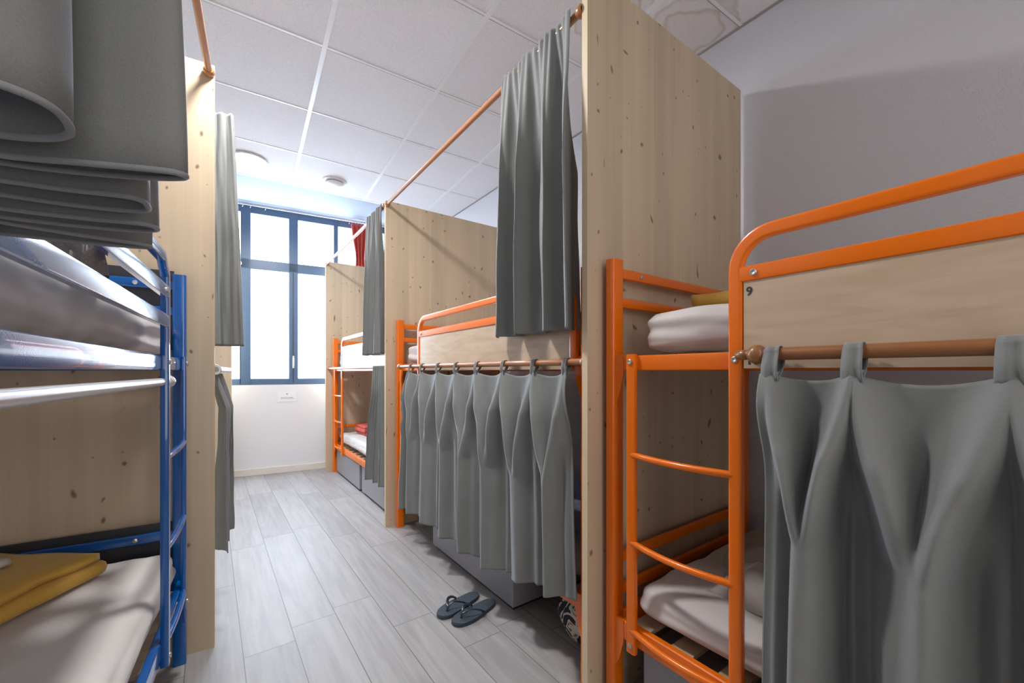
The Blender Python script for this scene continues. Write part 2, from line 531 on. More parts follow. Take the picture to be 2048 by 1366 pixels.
bm = bmesh.new(); box(bm, LEFT_X - 0.1, WALL_X + 0.1, BACK_Y - 0.1, 5.9, -0.08, 0.0)
struct('floor', bm, M['floor'], loc=(0, 0, 0))
struct('wall_right', bx(WALL_X, WALL_X + 0.1, BACK_Y, 5.9, 0, 3.05), M['wall'])
struct('wall_left', bx(LEFT_X - 0.1, LEFT_X, BACK_Y, 5.9, 0, 3.05), M['wall'])
struct('wall_back', bx(LEFT_X, WALL_X, BACK_Y - 0.1, BACK_Y, 0, 3.05), M['plaster'])
WK0, WK1, WZ0, WZ1 = -0.45, 1.70, 1.0, 2.995
kl = (LEFT_X - 0.105) / math.cos(AW) - 0.1
bm = bmesh.new()
wbox(bm, kl, 2.05, -0.14, 0, 0, WZ0)
wbox(bm, kl, WK0, -0.14, 0, WZ0, 3.1)
wbox(bm, WK1, 2.05, -0.14, 0, WZ0, 3.1)
wbox(bm, WK0, WK1, -0.14, 0, WZ1, 3.1)
struct('wall_window', bm, M['plaster'])
bm = bmesh.new(); wbox(bm, kl + 0.15, 1.95, 0.0, 0.014, 0, 0.075, 0.003)
struct('baseboard_window', bm, M['skirting'])

# suspended ceiling in its own slightly turned grid
AC = math.radians(2.9)
CU = Vector((math.cos(AC), -math.sin(AC))); CV = Vector((math.sin(AC), math.cos(AC)))
U0, V0, PITCH = 0.3346, 2.961, 0.625


def CP(u, v, z):
    p = CU * u + CV * v
    return Vector((p.x, p.y, z))


def cbox(bm, u0, u1, v0, v1, z0, z1):
    vs = []
    for z in (z0, z1):
        for (u, v) in ((u0, v0), (u1, v0), (u1, v1), (u0, v1)):
            vs.append(bm.verts.new(CP(u, v, z)))
    for f in ((0, 3, 2, 1), (4, 5, 6, 7), (0, 1, 5, 4), (1, 2, 6, 5), (2, 3, 7, 6), (3, 0, 4, 7)):
        bm.faces.new([vs[i] for i in f])


VEND = V0 + 2 * PITCH
bm = bmesh.new(); cbox(bm, -1.75, 2.35, -2.75, VEND, CEIL, CEIL + 0.03)
struct('ceiling', bm, M['tile'], loc=(0, 0, 0))
bm = bmesh.new()
for i in range(-3, 4):
    u = U0 + i * PITCH
    cbox(bm, u - 0.012, u + 0.012, -2.7, VEND, CEIL - 0.004, CEIL + 0.001)
struct('trim_1', bm, M['tbar'])
bm = bmesh.new(); bm2 = bmesh.new()
for j in range(-8, 2):
    v = V0 + j * PITCH
    cbox(bm, -1.7, 2.3, v - 0.009, v + 0.006, CEIL - 0.003, CEIL + 0.001)
    cbox(bm2, -1.7, 2.3, v + 0.006, v + 0.011, CEIL - 0.002, CEIL + 0.001)
struct('trim_2', bm, M['tbar'])
struct('trim_3', bm2, M['gap'])
bm = bmesh.new(); cbox(bm, -1.75, 2.3, VEND, VEND + 0.02, CEIL - 0.002, 3.02)
struct('trim_4', bm, M['white'])
bm = bx(WALL_X - 0.016, WALL_X, BACK_Y, 4.1, CEIL - 0.004, CEIL + 0.0)
struct('trim_5', bm, M['gap'])
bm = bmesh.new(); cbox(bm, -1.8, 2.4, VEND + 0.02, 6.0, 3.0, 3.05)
struct('ceiling_recess', bm, M['plaster_dimmed'])
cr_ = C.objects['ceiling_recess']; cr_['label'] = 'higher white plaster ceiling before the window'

# window: slate blue frame, frosted panes
win = thing('window_1', 'tall slate blue framed window with frosted panes', 'window', WP(0.6, 0, WZ0))
win['kind'] = 'structure'


def wobj(name, bm, mat, **k):
    for v in bm.verts:
        v.co -= Vector(win.location)
    return obj(name, bm, mat, win, **k)


bm = bmesh.new()
D0, D1 = -0.09, -0.015
wbox(bm, WK0, WK1, D0, D1, WZ0, 1.07, 0.004)
wbox(bm, WK0, WK1, D0, D1, 2.905, WZ1, 0.004)
wbox(bm, WK0, WK1, D0, D1 + 0.01, 2.285, 2.395, 0.004)
wbox(bm, WK0, WK0 + 0.08, D0, D1, WZ0, WZ1, 0.004)
wbox(bm, WK1 - 0.08, WK1, D0, D1, WZ0, WZ1, 0.004)
wbox(bm, 0.09, 0.185, D0, D1 + 0.01, WZ0, WZ1, 0.004)
wbox(bm, 0.555, 0.65, D0, D1 + 0.01, WZ0, WZ1, 0.004)
wbox(bm, 1.03, 1.08, D0, D1, WZ0, WZ1, 0.004)
wobj('window_frame', bm, M['frame'])
bm = bmesh.new()
for k in (0.087, 0.60, 1.077):
    wbox(bm, k - 0.003, k + 0.003, D1 + 0.006, D1 + 0.014, WZ0 + 0.02, 2.29)
wobj('frame_joint', bm, M['dark'])
for k0, k1 in ((WK0 + 0.08, 0.09), (0.185, 0.555), (0.65, 1.03), (1.08, WK1 - 0.08)):
    for z0, z1 in ((1.07, 2.285), (2.395, 2.905)):
        bm = bmesh.new(); wbox(bm, k0 - 0.005, k1 + 0.005, -0.058, -0.05, z0 - 0.005, z1 + 0.005)
        wobj('pane', bm, M['pane'])
bm = bmesh.new()
wbox(bm, 0.592, 0.612, -0.006, 0.004, 1.22, 1.33, 0.003)
h_ = [WP(0.602, 0.004, 1.30), WP(0.602, 0.035, 1.30), WP(0.602, 0.04, 1.285), WP(0.602, 0.04, 1.19)]
sweep(bm, h_, 0.016, 0.016, up=(1, 0, 0.01), n=3)
wobj('window_handle', bm, M['steel'], smooth=True, auto=0.6)

# unseen window added behind the viewpoint to brighten the near surfaces
w2 = thing('fill_window', 'unseen window added for fill light behind the viewpoint', 'window', (0.30, BACK_Y, 0.45))
w2['kind'] = 'structure'
bm = bmesh.new()
for x0, x1, z0, z1 in ((-0.85, -0.78, 0, 1.85), (0.78, 0.85, 0, 1.85), (-0.035, 0.035, 0, 1.85), (-0.85, 0.85, 0, 0.07), (-0.85, 0.85, 1.78, 1.85)):
    box(bm, x0, x1, 0.001, 0.05, z0, z1)
obj('window_frame', bm, M['frame'], w2)
for x0, x1 in ((-0.78, -0.035), (0.035, 0.78)):
    obj('pane', bx(x0, x1, 0.012, 0.018, 0.07, 1.78), M['pane_fill'], w2)

# paper notice under the window
nt_ = thing('notice', 'small white paper notice with a tiny black emblem on the wall below the window', 'notice', WP(0.537, 0.002, 0.805))


def nobj(name, bm, mat):
    for v in bm.verts:
        v.co -= Vector(nt_.location)
    return obj(name, bm, mat, nt_)


bm = bmesh.new(); wbox(bm, 0.447, 0.628, 0.0005, 0.003, 0.805, 0.923); nobj('paper', bm, M['paper'])
bm = bmesh.new()
for a in range(5):
    an = a * 2 * PI / 5 + PI / 2
    vs = [WP(0.537 + r * math.cos(an + d), 0.0035, 0.893 + r * 0.8 * math.sin(an + d)) for r, d in ((0.004, -0.6), (0.017, 0), (0.004, 0.6), (0.0, 0))]
    bm.faces.new([bm.verts.new(v) for v in vs])
nobj('emblem', bm, M['ink'])
bm = bmesh.new()
random.seed(2)
for row, (ka, kb, zz, hh) in enumerate(((0.478, 0.60, 0.848, 0.006), (0.470, 0.612, 0.836, 0.003))):
    k = ka
    while k < kb:
        wd = random.uniform(0.004, 0.013)
        wbox(bm, k, min(k + wd, kb), 0.003, 0.0036, zz, zz + hh * random.uniform(0.7, 1)); k += wd + 0.0035
nobj('text_lines', bm, M['ink'])

# window curtain track with rings, and the red curtain
tr = thing('curtain_track', 'thin white curtain track with rings above the window', 'curtain rail', WP(0.6, 0.06, 2.96))


def trobj(name, bm, mat, **k):
    for v in bm.verts:
        v.co -= Vector(tr.location)
    return obj(name, bm, mat, tr, **k)


trobj('track', sw([WP(-0.5, 0.06, 2.965), WP(1.75, 0.06, 2.965)], 0.012, 0.012), M['white'], smooth=True)
for k in (0.12, 0.19, 0.33, 1.20, 1.235, 1.27, 1.30, 1.335, 1.37, 1.40):
    bm = bmesh.new()
    pts = [Vector(WP(k + 0.005 * math.cos(a), 0.06 + 0.016 * math.sin(a), 2.955 + 0.02 * math.cos(a))) for a in [i * 2 * PI / 12 for i in range(13)]]
    sweep(bm, pts, 0.004, 0.004, up=(1, 0, 0), seg=6)
    trobj('ring', bm, M['steel'], smooth=True)


def red_f(s, t):
    wdt = 0.19 - 0.09 * math.exp(-((t - 0.35) / 0.2) ** 2)
    k = 1.31 + (s - 0.5) * wdt * (1 + 0.2 * t) + 0.03 * t
    d = 0.075 + 0.028 * math.sin(s * 2 * PI * 3.5 + 1.5 * t) * (0.6 + 0.4 * t) + 0.01 * nm((s * 4, t * 3, 3))
    return WP(k, d, 2.935 - 1.2 * t)


o = obj('window_curtain', sheet(60, 30, red_f), M['red_cloth'], smooth=True)
thick(o)
tag(o, 'short red curtain bunched at the right end of the window track', 'curtain')


# ------------------------------------------------------------------ ceiling fittings
def ceiling_lamp(x, y, label, mat='lamp', group='round ceiling lamps'):
    t = thing('ceiling_lamp', label, 'ceiling lamp', (x, y, CEIL - 0.012), 0, group)
    obj('trim_ring', lathe([(0.118, 0.012), (0.13, 0.010), (0.133, 0.003), (0.122, -0.004), (0.108, 0.001), (0.108, 0.012)], 40), M['white'], t, smooth=True)
    obj('diffuser', lathe([(0.109, 0.010), (0.109, 0.002), (0.06, 0.0), (0.001, -0.001)], 40), M[mat], t, smooth=True)
    return t


ceiling_lamp(0.20, 3.89, 'round recessed ceiling lamp near the window, glowing', 'lamp_far')
ceiling_lamp(0.20, 1.80, 'round recessed ceiling lamp over the aisle at the photo top edge')
ceiling_lamp(0.20, -1.15, 'unseen round ceiling lamp added for fill behind the viewpoint', 'lamp_fill')  # weak lamp added out of view to lift the near surfaces

t = thing('smoke_detector', 'white round smoke detector on the ceiling near the window', 'smoke detector', (0.842, 3.9, CEIL), 0)
obj('base_plate', lathe([(0.10, 0), (0.10, -0.008), (0.088, -0.016)], 36), M['white'], t, smooth=True, auto=0.7)
obj('vent_gap', lathe([(0.066, -0.016), (0.066, -0.030)], 36), M['gap'], t, smooth=True)
obj('cover', lathe([(0.078, -0.022), (0.080, -0.030), (0.062, -0.042), (0.03, -0.048), (0.001, -0.049)], 36), M['white'], t, smooth=True, auto=0.9)

# ------------------------------------------------------------------ frames of the two rows
AL = math.radians(4.2)
LO = Vector((-0.012, 2.137))


def LP(u, v):
    """left row: u into the bunk, v along the aisle from the near pine partition"""
    return Vector((LO.x - u * math.cos(AL) + v * math.sin(AL), LO.y + u * math.sin(AL) + v * math.cos(AL)))


def partition(name, label, x, y, depth, height, sx, rotz):
    t = thing(name, label, 'partition', (x, y, 0), rotz, 'pine partitions between the bunks')
    obj('board', bx(0.0015 * sx, depth * sx, -0.0125, 0.0125, 0, height), M['pine'], t)
    obj('edge_strip', bx(0, 0.0015 * sx, -0.0125, 0.0125, 0, height), M['pine_edge'], t)
    return t


RX = 1.005
partition('pine_partition', 'tall knotty pine partition beside the bunk numbered 9', RX, 0.9825, 1.052, 2.512, 1, 0)
partition('pine_partition', 'pine partition at the far end of the middle orange bunk', RX - 0.003, 3.0125, 0.985, 2.412, 1, 0)
partition('pine_partition', 'pine partition next to the window wall on the right', RX - 0.007, 5.07, 0.95, 2.412, 1, 0)
p0 = LP(0, -0.0125)
partition('pine_partition', 'pine partition behind the blue bunk', p0.x, p0.y, 1.05, 2.425, -1, -AL)
p0 = LP(0.104, 3.04)
partition('pine_partition', 'narrow strip of pine partition far left beside the window wall', p0.x + 0.005, p0.y, 1.0, 2.412, -1, -AL)


# ------------------------------------------------------------------ bunk beds
def bunk(name, label, cat, loc, rotz, sx, mat, L=1.88, board=True, blue=False, group=None, numbers=None, W=0.90, sty2=0.42):
    """origin = front far corner at the floor; x*sx goes into the bunk, y runs back to the near end"""
    t = thing(name, label, cat, loc, rotz, group)
    yf, yn = -0.045, -0.045 - L
    xf, xb = 0.09 * sx, (0.09 + W) * sx

    def add(nme, bm, m=mat, par=t, **k):
        return obj(nme, bm, m, par, smooth=True, auto=0.6, **k)

    PW = 0.044 if blue else 0.056
    for (x, y) in ((xf, yf), (xb, yf), (xf, yn), (xb, yn)):
        add('post', sw([(x, y, 0.0), (x, y, 1.528)], 0.036, PW, up=(1, 0, 0), n=5, seg=20))
    # upper and lower frames
    for zc, hh in ((1.177, 0.048), (0.303, 0.062)):
        add('side_rail', sw([(xf - 0.004 * sx, yf - 0.012, zc), (xf - 0.004 * sx, yn + 0.012, zc)], 0.026, hh, n=6))
        add('side_rail', sw([(xb, yf - 0.012, zc), (xb, yn + 0.012, zc)], 0.026, hh, n=6))
        for y in (yf, yn):
            add('end_rail', sw([(xf + 0.02 * sx, y, zc), (xb - 0.02 * sx, y, zc)], 0.024, hh, n=6))
        bm = bmesh.new()
        k = int(L / 0.14)
        for i in range(k):
            y = yn + 0.08 + i * (L - 0.16) / (k - 1)
            box(bm, min(xf, xb) + 0.012, max(xf, xb) - 0.012, y - 0.035, y + 0.035, zc - 0.006, zc + 0.006)
        add('slats', bm, M['laminate'])
        # hooked corner bracket on the posts
        for y, sg in ((yf, -1), (yn, 1)):
            bm = bmesh.new()
            pts = [(y + sg * 0.008, zc + 0.03), (y + sg * 0.052, zc + 0.03), (y + sg * 0.052, zc - 0.035), (y + sg * 0.034, zc - 0.10), (y + sg * 0.016, zc - 0.14), (y + sg * 0.008, zc - 0.14)]
            a = [bm.verts.new((xf - 0.018 * sx, p, q)) for p, q in pts]
            b = [bm.verts.new((xf - 0.012 * sx, p, q)) for p, q in pts]
            bm.faces.new(a); bm.faces.new(b[::-1])
            for i in range(len(a)):
                bm.faces.new((a[i], a[(i + 1) % len(a)], b[(i + 1) % len(a)], b[i]))
            add('corner_bracket', bm)
    for y in (yf, yn):
        for z, hh in ((1.485, 0.036), (1.385, 0.034), (0.515, 0.036), (0.405, 0.034)):
            add('head_bar', sw([(xf + 0.01 * sx, y, z), (xb - 0.01 * sx, y, z)], 0.022, hh, n=5))
    # back guard
    add('back_guard', sw([(xb, yf, 1.40), (xb, yn, 1.40)], 0.02, 0.036, n=5))
    # ladder at the far end
    xl = xf - 0.024 * sx
    y1, y2 = yf - 0.09, yf - sty2
    add('ladder_stile', sw([(xl, y1, 1.205), (xl, y1, 0.255)], 0.018, 0.034, up=(0, 1, 0), n=5, seg=16))
    for z in (0.885, 0.605, 0.325):
        pts = []
        for i in range(13):
            q = i / 12
            pts.append((xl - sx * (0.006 if blue else 0.024) * math.sin(PI * q), y1 + (y2 - y1) * q, z))
        add('ladder_rung', sw(pts, 0.020, 0.020, n=2, seg=12))
    # front guard: the second stile bends into the top rail
    R = 0.085
    ztop = 1.49
    pts = [(xl, y2, 0.255), (xl, y2, ztop - R - 0.3), (xl, y2, ztop - R)]
    if blue:
        pts += [(xl, y2 - 0.003, ztop - 0.045), (xl, y2 - 0.055, ztop), (xl, y2 - 0.07, ztop)]
    else:
        for i in range(1, 10):
            a = PI / 2 * i / 9
            pts.append((xl, y2 - R + R * math.cos(a), ztop - R + R * math.sin(a)))
    pts += [(xl, yn + 0.05 + R, ztop)]
    for i in range(1, 10):
        a = PI / 2 * i / 9
        pts.append((xl, yn + 0.05 + R - R * math.sin(a), ztop - R + R * math.cos(a)))
    pts.append((xl, yn + 0.05, 1.17))
    # section kept in the rail plane
    bm = bmesh.new()
    secs = section(0.022, 0.034, 5, 16)
    rings = []
    P = [Vector(p) for p in pts]
    for i, p in enumerate(P):
        a_ = P[max(i - 1, 0)]; b_ = P[min(i + 1, len(P) - 1)]
        tt = (b_ - a_).normalized()
        sd = Vector((1, 0, 0)); uu = sd.cross(tt).normalized()
        rings.append([bm.verts.new(p + sd * q[0] + uu * q[1]) for q in secs])
    for A, B in zip(rings, rings[1:]):
        for j in range(16):
            bm.faces.new((A[j], A[(j + 1) % 16], B[(j + 1) % 16], B[j]))
    bm.faces.new(rings[0]); bm.faces.new(rings[-1])
    add('guard_rail', bm)
    add('middle_rail', sw([(xl - 0.002 * sx, y2 - 0.012, 1.392), (xl - 0.002 * sx, yn + 0.06, 1.392)], 0.018, 0.038, n=6))
    if blue:
        add('third_rail', sw([(xl - 0.002 * sx, y2 - 0.012, 1.303), (xl - 0.002 * sx, yn + 0.06, 1.303)], 0.018, 0.040, n=6))
        for z0, z1 in ((1.235, 1.545), (0.36, 0.56)):
            add('headboard', bx(min(xf, xb) + 0.02, max(xf, xb) - 0.02, yf + 0.013, yf + 0.021, z0, z1), M['headboard'])
    if board:
        bd = add('guard_board', bx(min(xl - 0.006, xl + 0.004), max(xl - 0.006, xl + 0.004), yn + 0.065, y2 - 0.020, 1.158, 1.376), M['laminate'])
        for txt, z in (numbers or ()):
            cu = bpy.data.curves.new('number', 'FONT'); cu.body = txt; cu.size = 0.030; cu.extrude = 0.0004; cu.offset = 0.0006
            tmp = bpy.data.objects.new('tmp', cu); C.objects.link(tmp)
            bpy.context.view_layer.update()
            me = bpy.data.meshes.new_from_object(tmp)
            bpy.data.objects.remove(tmp)
            me.materials.clear(); me.materials.append(M['ink'])
            no = bpy.data.objects.new('number', me); C.objects.link(no)
            no.parent = bd
            no.rotation_euler = (PI / 2, 0, -PI / 2)
            no.location = (xl - 0.0068, y2 - 0.022 - 0.004, z)
            no['label'] = 'black number %s' % txt
    # bolts
    for (y, z) in ((y1, 1.18), (y2, 1.18), (y1, 0.28), (y2, 0.28), (y2 - 0.045, 1.392), (yn + 0.12, 1.392)):
        fx = xl - 0.0095 * sx if z != 1.392 else xl - 0.011 * sx
        bm = lathe([(0.0085, 0.0), (0.0085, 0.003), (0.006, 0.005), (0.003, 0.0045), (0.0012, 0.003)], 12, 'x')
        for v in bm.verts:
            v.co.x *= -sx
            v.co += Vector((fx, y, z))
        add('bolt', bm, M['steel'])
    for z in (1.485, 0.515):
        bm = lathe([(0.008, 0.0), (0.008, 0.003), (0.004, 0.005)], 12, 'y')
        for v in bm.verts:
            v.co.y *= -1
            v.co += Vector((xf + 0.13 * sx, yf - 0.0105, z))
        add('bolt', bm, M['steel'])
    return t


GB = 'orange metal bunk beds of the right row'
bunk('bunk_bed', 'orange metal bunk bed with number 9 on its guard board', 'bunk bed', (1.005, 0.975, 0), 0, 1, M['orange'], L=1.90, group=GB, numbers=(('9', 1.338), ('10', 1.168)), sty2=0.415)
bunk('bunk_bed', 'middle orange bunk bed between two pine partitions with grey box under it', 'bunk bed', (1.005, 3.0, 0), 0, 1, M['orange'], L=1.905, group=GB)
bunk('bunk_bed', 'farthest orange bunk bed near the window', 'bunk bed', (1.003, 5.055, 0), 0, 1, M['orange'], L=1.875, group=GB)
p0 = LP(0.017, -0.025)
bunk('bunk_bed', 'blue metal bunk bed on the left', 'bunk bed', (p0.x, p0.y, 0), -AL, -1, M['blue'], L=1.90, board=False, blue=True, sty2=0.44)


# ------------------------------------------------------------------ bedding
def mattress(frame, x0, x1, y0, y1, z0, z1, label, group='mattresses on the bunks', seed=0, name='mattress'):
    """frame maps local (x, y) to the floor plan"""
    bm = bmesh.new()
    nx, ny, nz = 30, 110, 22
    R = min(0.045, (z1 - z0) * 0.42)
    cx, cy, cz = (x0 + x1) / 2, (y0 + y1) / 2, (z0 + z1) / 2
    hx, hy, hz = abs(x1 - x0) / 2, abs(y1 - y0) / 2, (z1 - z0) / 2
    bmesh.ops.create_cube(bm, size=2.0)
    bmesh.ops.subdivide_edges(bm, edges=bm.edges[:], cuts=1, use_grid_fill=True)
    bm.free()
    bm = bmesh.new()
    # six grids
    def grid(ax, sgn, na, nb):
        g = []
        for i in range(na + 1):
            row = []
            for j in range(nb + 1):
                a = -1 + 2 * i / na; b = -1 + 2 * j / nb
                c = [0, 0, 0]; c[ax] = sgn; o_ = [k for k in range(3) if k != ax]
                c[o_[0]] = a; c[o_[1]] = b
                p = Vector((c[0] * hx, c[1] * hy, c[2] * hz))
                core = Vector((max(-hx + R, min(hx - R, p.x)), max(-hy + R, min(hy - R, p.y)), max(-hz + R, min(hz - R, p.z))))
                d = p - core
                if d.length > 1e-6:
                    p = core + d.normalized() * R
                row.append(bm.verts.new(p))
            g.append(row)
        for i in range(na):
            for j in range(nb):
                bm.faces.new((g[i][j], g[i + 1][j], g[i + 1][j + 1], g[i][j + 1]))
    for sgn in (-1, 1):
        grid(2, sgn, nx, ny); grid(0, sgn, ny, nz); grid(1, sgn, nx, nz)
    bmesh.ops.remove_doubles(bm, verts=bm.verts[:], dist=0.0008)
    for v in bm.verts:
        p = v.co
        side = max(abs(p.x) / hx, abs(p.y) / hy)
        n1 = nm((p.x * 5 + seed, p.y * 2.2, p.z * 26)) * 0.010 * (1 if side > 0.93 else 0.5)
        n2 = nm((p.x * 14 + seed, p.y * 7, p.z * 40)) * 0.0045
        diag = nm(((p.x + p.y) * 9 + seed, (p.x - p.y) * 1.5, 0)) * 0.005
        d = Vector((p.x / hx * (abs(p.x) / hx > 0.9), p.y / hy * (abs(p.y) / hy > 0.9), p.z / hz))
        v.co = p + d * (n1 + n2 + diag * 0.6)
        q = frame(v.co.x + cx, v.co.y + cy)
        v.co = Vector((q[0], q[1], v.co.z + cz))
    o = obj(name, bm, M['sheet'], smooth=True)
    return tag(o, label, 'mattress', group)


def RF(x, y):
    return (x, y)


def LF(x, y):
    q = LP(x, y)
    return (q.x, q.y)


mattress(RF, 1.122, 1.950, -0.93, 0.84, 1.21, 1.338, 'white sheeted upper mattress of the bunk numbered 9', seed=1)
mattress(RF, 1.122, 1.950, -0.93, 0.86, 0.346, 0.455, 'white sheeted lower mattress of the bunk numbered 9', seed=2)
mattress(RF, 1.122, 1.950, 1.12, 2.90, 1.21, 1.338, 'white upper mattress of the middle orange bunk', seed=3)
mattress(RF, 1.122, 1.950, 1.12, 2.90, 0.346, 0.455, 'white lower mattress behind the middle grey curtain', seed=4)
mattress(RF, 1.122, 1.950, 3.18, 4.95, 1.21, 1.338, 'white upper mattress of the farthest bunk', seed=5)
mattress(RF, 1.122, 1.950, 3.18, 4.95, 0.346, 0.455, 'white lower mattress of the farthest bunk under the red blanket', seed=6)
mattress(LF, 0.136, 0.96, -1.9, -0.10, 1.21, 1.338, 'white upper mattress of the blue bunk', seed=7)
mattress(LF, 0.112, 0.96, -1.9, -0.11, 0.352, 0.47, 'white lower mattress of the blue bunk', seed=8)


def folded(name, mat, cx, cy, z, w, d, layers, lt, rot, label, cat, seed=0, parent=None):
    """blanket folded in a zigzag: profile along x, extruded along y"""
    prof = []
    for i in range(layers):
        zz = z + lt * (i + 0.55)
        xs = [-w / 2, w / 2] if i % 2 == 0 else [w / 2, -w / 2]
        for k in range(9):
            q = k / 8
            prof.append(Vector((xs[0] + (xs[1] - xs[0]) * q, 0, zz)))
        if i < layers - 1:
            for k in range(1, 5):
                a = PI * k / 5
                sg = 1 if xs[1] > 0 else -1
                prof.append(Vector((xs[1] + sg * math.sin(a) * lt * 0.5, 0, zz + lt * 0.5 * (1 - math.cos(a)))))
    ny = 24

    def f(s, t):
        i = min(int(round(s * (len(prof) - 1))), len(prof) - 1)
        p = prof[i].copy()
        y = (t - 0.5) * d
        p.z += 0.010 * nm((p.x * 7 + seed, y * 7, 0)) * ((p.z - z) / (layers * lt))
        p.x += 0.010 * nm((y * 9, p.z * 30, seed)) + 0.008 * nm((y * 3, i // 13, seed + 5))
        ry = y + 0.006 * nm((p.x * 9, p.z * 40, seed))
        c, s_ = math.cos(rot), math.sin(rot)
        return (cx + p.x * c - ry * s_, cy + p.x * s_ + ry * c, p.z)
    o = obj(name, sheet(len(prof) - 1, ny, f), mat, parent, smooth=True)
    thick(o, lt * 0.86)
    if label: tag(o, label, cat)
    return o


def crumple(name, mat, cx, cy, z, w, d, h, rot, label, cat, seed=0, f1=6):
    def f(s, t):
        x = (s - 0.5); y = (t - 0.5)
        e = max(0.0, 1 - (2 * abs(x)) ** 4) * max(0.0, 1 - (2 * abs(y)) ** 4)
        r = abs(nm((x * f1 + seed, y * f1 * 0.7, seed))) * 1.6
        r2 = abs(nm((x * f1 * 2.6 + 3, y * f1 * 1.8, seed + 2)))
        zz = z + 0.004 + h * (e ** 0.45) * (0.45 + 0.55 * r + 0.25 * r2) * (1 if e > 0 else 0)
        wob = 1 + 0.14 * nm((x * 5, y * 5, seed + 9))
        px, py = x * w * wob, y * d * wob
        c, s_ = math.cos(rot), math.sin(rot)
        return (cx + px * c - py * s_, cy + px * s_ + py * c, zz)
    o = obj(name, sheet(60, 60, f), mat, smooth=True)
    return tag(o, label, cat)


# upper bunk 9: yellow blanket with a rolled sheet on it
folded('folded_blanket', M['yellow'], 1.62, 0.50, 1.338, 0.56, 0.60, 3, 0.024, 0.08, 'folded yellow blanket on the upper mattress of the bunk numbered 9', 'blanket', 3)
folded('folded_sheet', M['sheet'], 1.66, 0.50, 1.416, 0.36, 0.42, 2, 0.014, 0.2, 'pale folded sheet on top of the yellow blanket of the bunk numbered 9', 'sheet', 8)
crumple('crumpled_duvet', M['duvet'], 1.60, 0.33, 0.452, 0.62, 0.85, 0.13, 0.12, 'crumpled beige duvet on the lower mattress of the bunk numbered 9', 'duvet', 2)
crumple('crumpled_duvet', M['bluewhite'], 1.50, 1.62, 0.455, 0.62, 0.95, 0.12, 0.05, 'crumpled pale blue bedding behind the middle grey curtain', 'duvet', 5)
folded('folded_blanket', M['red_cloth'], 1.48, 4.62, 0.462, 0.42, 0.30, 4, 0.024, 0.05, 'folded red blanket on the farthest lower bunk', 'blanket', 1)
folded('folded_sheet', M['sheet'], 1.70, 4.68, 0.462, 0.30, 0.24, 5, 0.024, 0.1, 'white folded sheet behind the red blanket on the farthest lower bunk', 'sheet', 4)
q = LF(0.50, -0.13 - 0.10)
folded('folded_blanket', M['yellow'], q[0] - 0.075, q[1] - 0.135, 0.475, 0.36, 0.48, 3, 0.025, -0.62, 'folded mustard yellow blanket on the lower mattress of the blue bunk', 'blanket', 6)
q = LF(0.68, -0.25)
folded('folded_sheet', M['sheet'], q[0] - 0.035, q[1] - 0.105, 0.553, 0.26, 0.40, 2, 0.012, -0.62, 'white folded sheet resting on the mustard blanket of the blue bunk', 'sheet', 7)
crumple('crumpled_blanket', M['brown_cloth'], -0.34, 1.24, 1.338, 0.26, 0.30, 0.17, 0.3, 'crumpled taupe blanket on the upper mattress of the blue bunk', 'blanket', 11, f1=9)


# ------------------------------------------------------------------ curtain rods
def rod(name, label, a, b, r, mat, ends=(True, True), group=None, knob=False):
    A, B = Vector(a), Vector(b)
    d = (B - A).normalized()
    t = thing(name, label, 'curtain rod', tuple(A), 0, group)
    obj('pole', sw([(0, 0, 0), tuple(B - A)], 2 * r, 2 * r, seg=20), mat, t, smooth=True, auto=0.7)
    for p, s, on in ((Vector((0, 0, 0)), 1, ends[0]), (B - A, -1, ends[1])):
        if on:
            e = d * s
            pr = [p + e * k for k in (0.0, 0.004, 0.02, 0.026)]
            obj('socket', sw([tuple(x) for x in pr], 3.0 * r, 3.0 * r, seg=20, scale=[1.0, 1.12, 1.0, 0.8]), mat, t, smooth=True, auto=0.7)
    return t


GR = 'brown curtain rods of the right row'
rod('curtain_rod', 'high copper brown rod above the middle orange bunk', (1.012, 2.9995, 2.385), (1.012, 0.9955, 2.385), 0.0125, M['rod'], group=GR)
rod('curtain_rod', 'high rod above the farthest orange bunk', (1.012, 5.057, 2.385), (1.012, 3.026, 2.385), 0.0125, M['rod'], group=GR)
rod('curtain_rod', 'low copper brown rod across the middle orange bunk', (1.035, 2.80, 1.184), (1.035, 0.9955, 1.184), 0.0125, M['rod'], group=GR)
rod('curtain_rod', 'low rod across the farthest orange bunk', (1.035, 5.057, 1.184), (1.035, 3.026, 1.184), 0.0125, M['rod'], group=GR)
a, b = LP(0.018, -0.026), LP(0.018, -2.2)
rod('curtain_rod', 'high copper brown rod at the top of the pine partition behind the blue bunk', (a.x, a.y, 2.388), (b.x, b.y, 2.388), 0.0125, M['rod'])
a, b = LP(0.03, 0.001), LP(0.03, 3.02)
rod('curtain_rod', 'high rod hidden behind the olive curtain', (a.x, a.y, 2.285), (b.x, b.y, 2.285), 0.0125, M['rod'])
a, b = LP(0.0, 0.001), LP(0.0, 0.95)
rod('curtain_rod', 'low silver rod end past the pine partition on the left', (a.x, a.y, 1.158), (b.x, b.y, 1.158), 0.014, M['rod_white'], ends=(True, False))
a, b = LP(0.090, -0.415), LP(0.090, -1.9)
rod('curtain_rod', 'silver rod across the lower level of the blue bunk', (a.x, a.y, 1.118), (b.x, b.y, 1.118), 0.012, M['rod_white'], ends=(True, True))

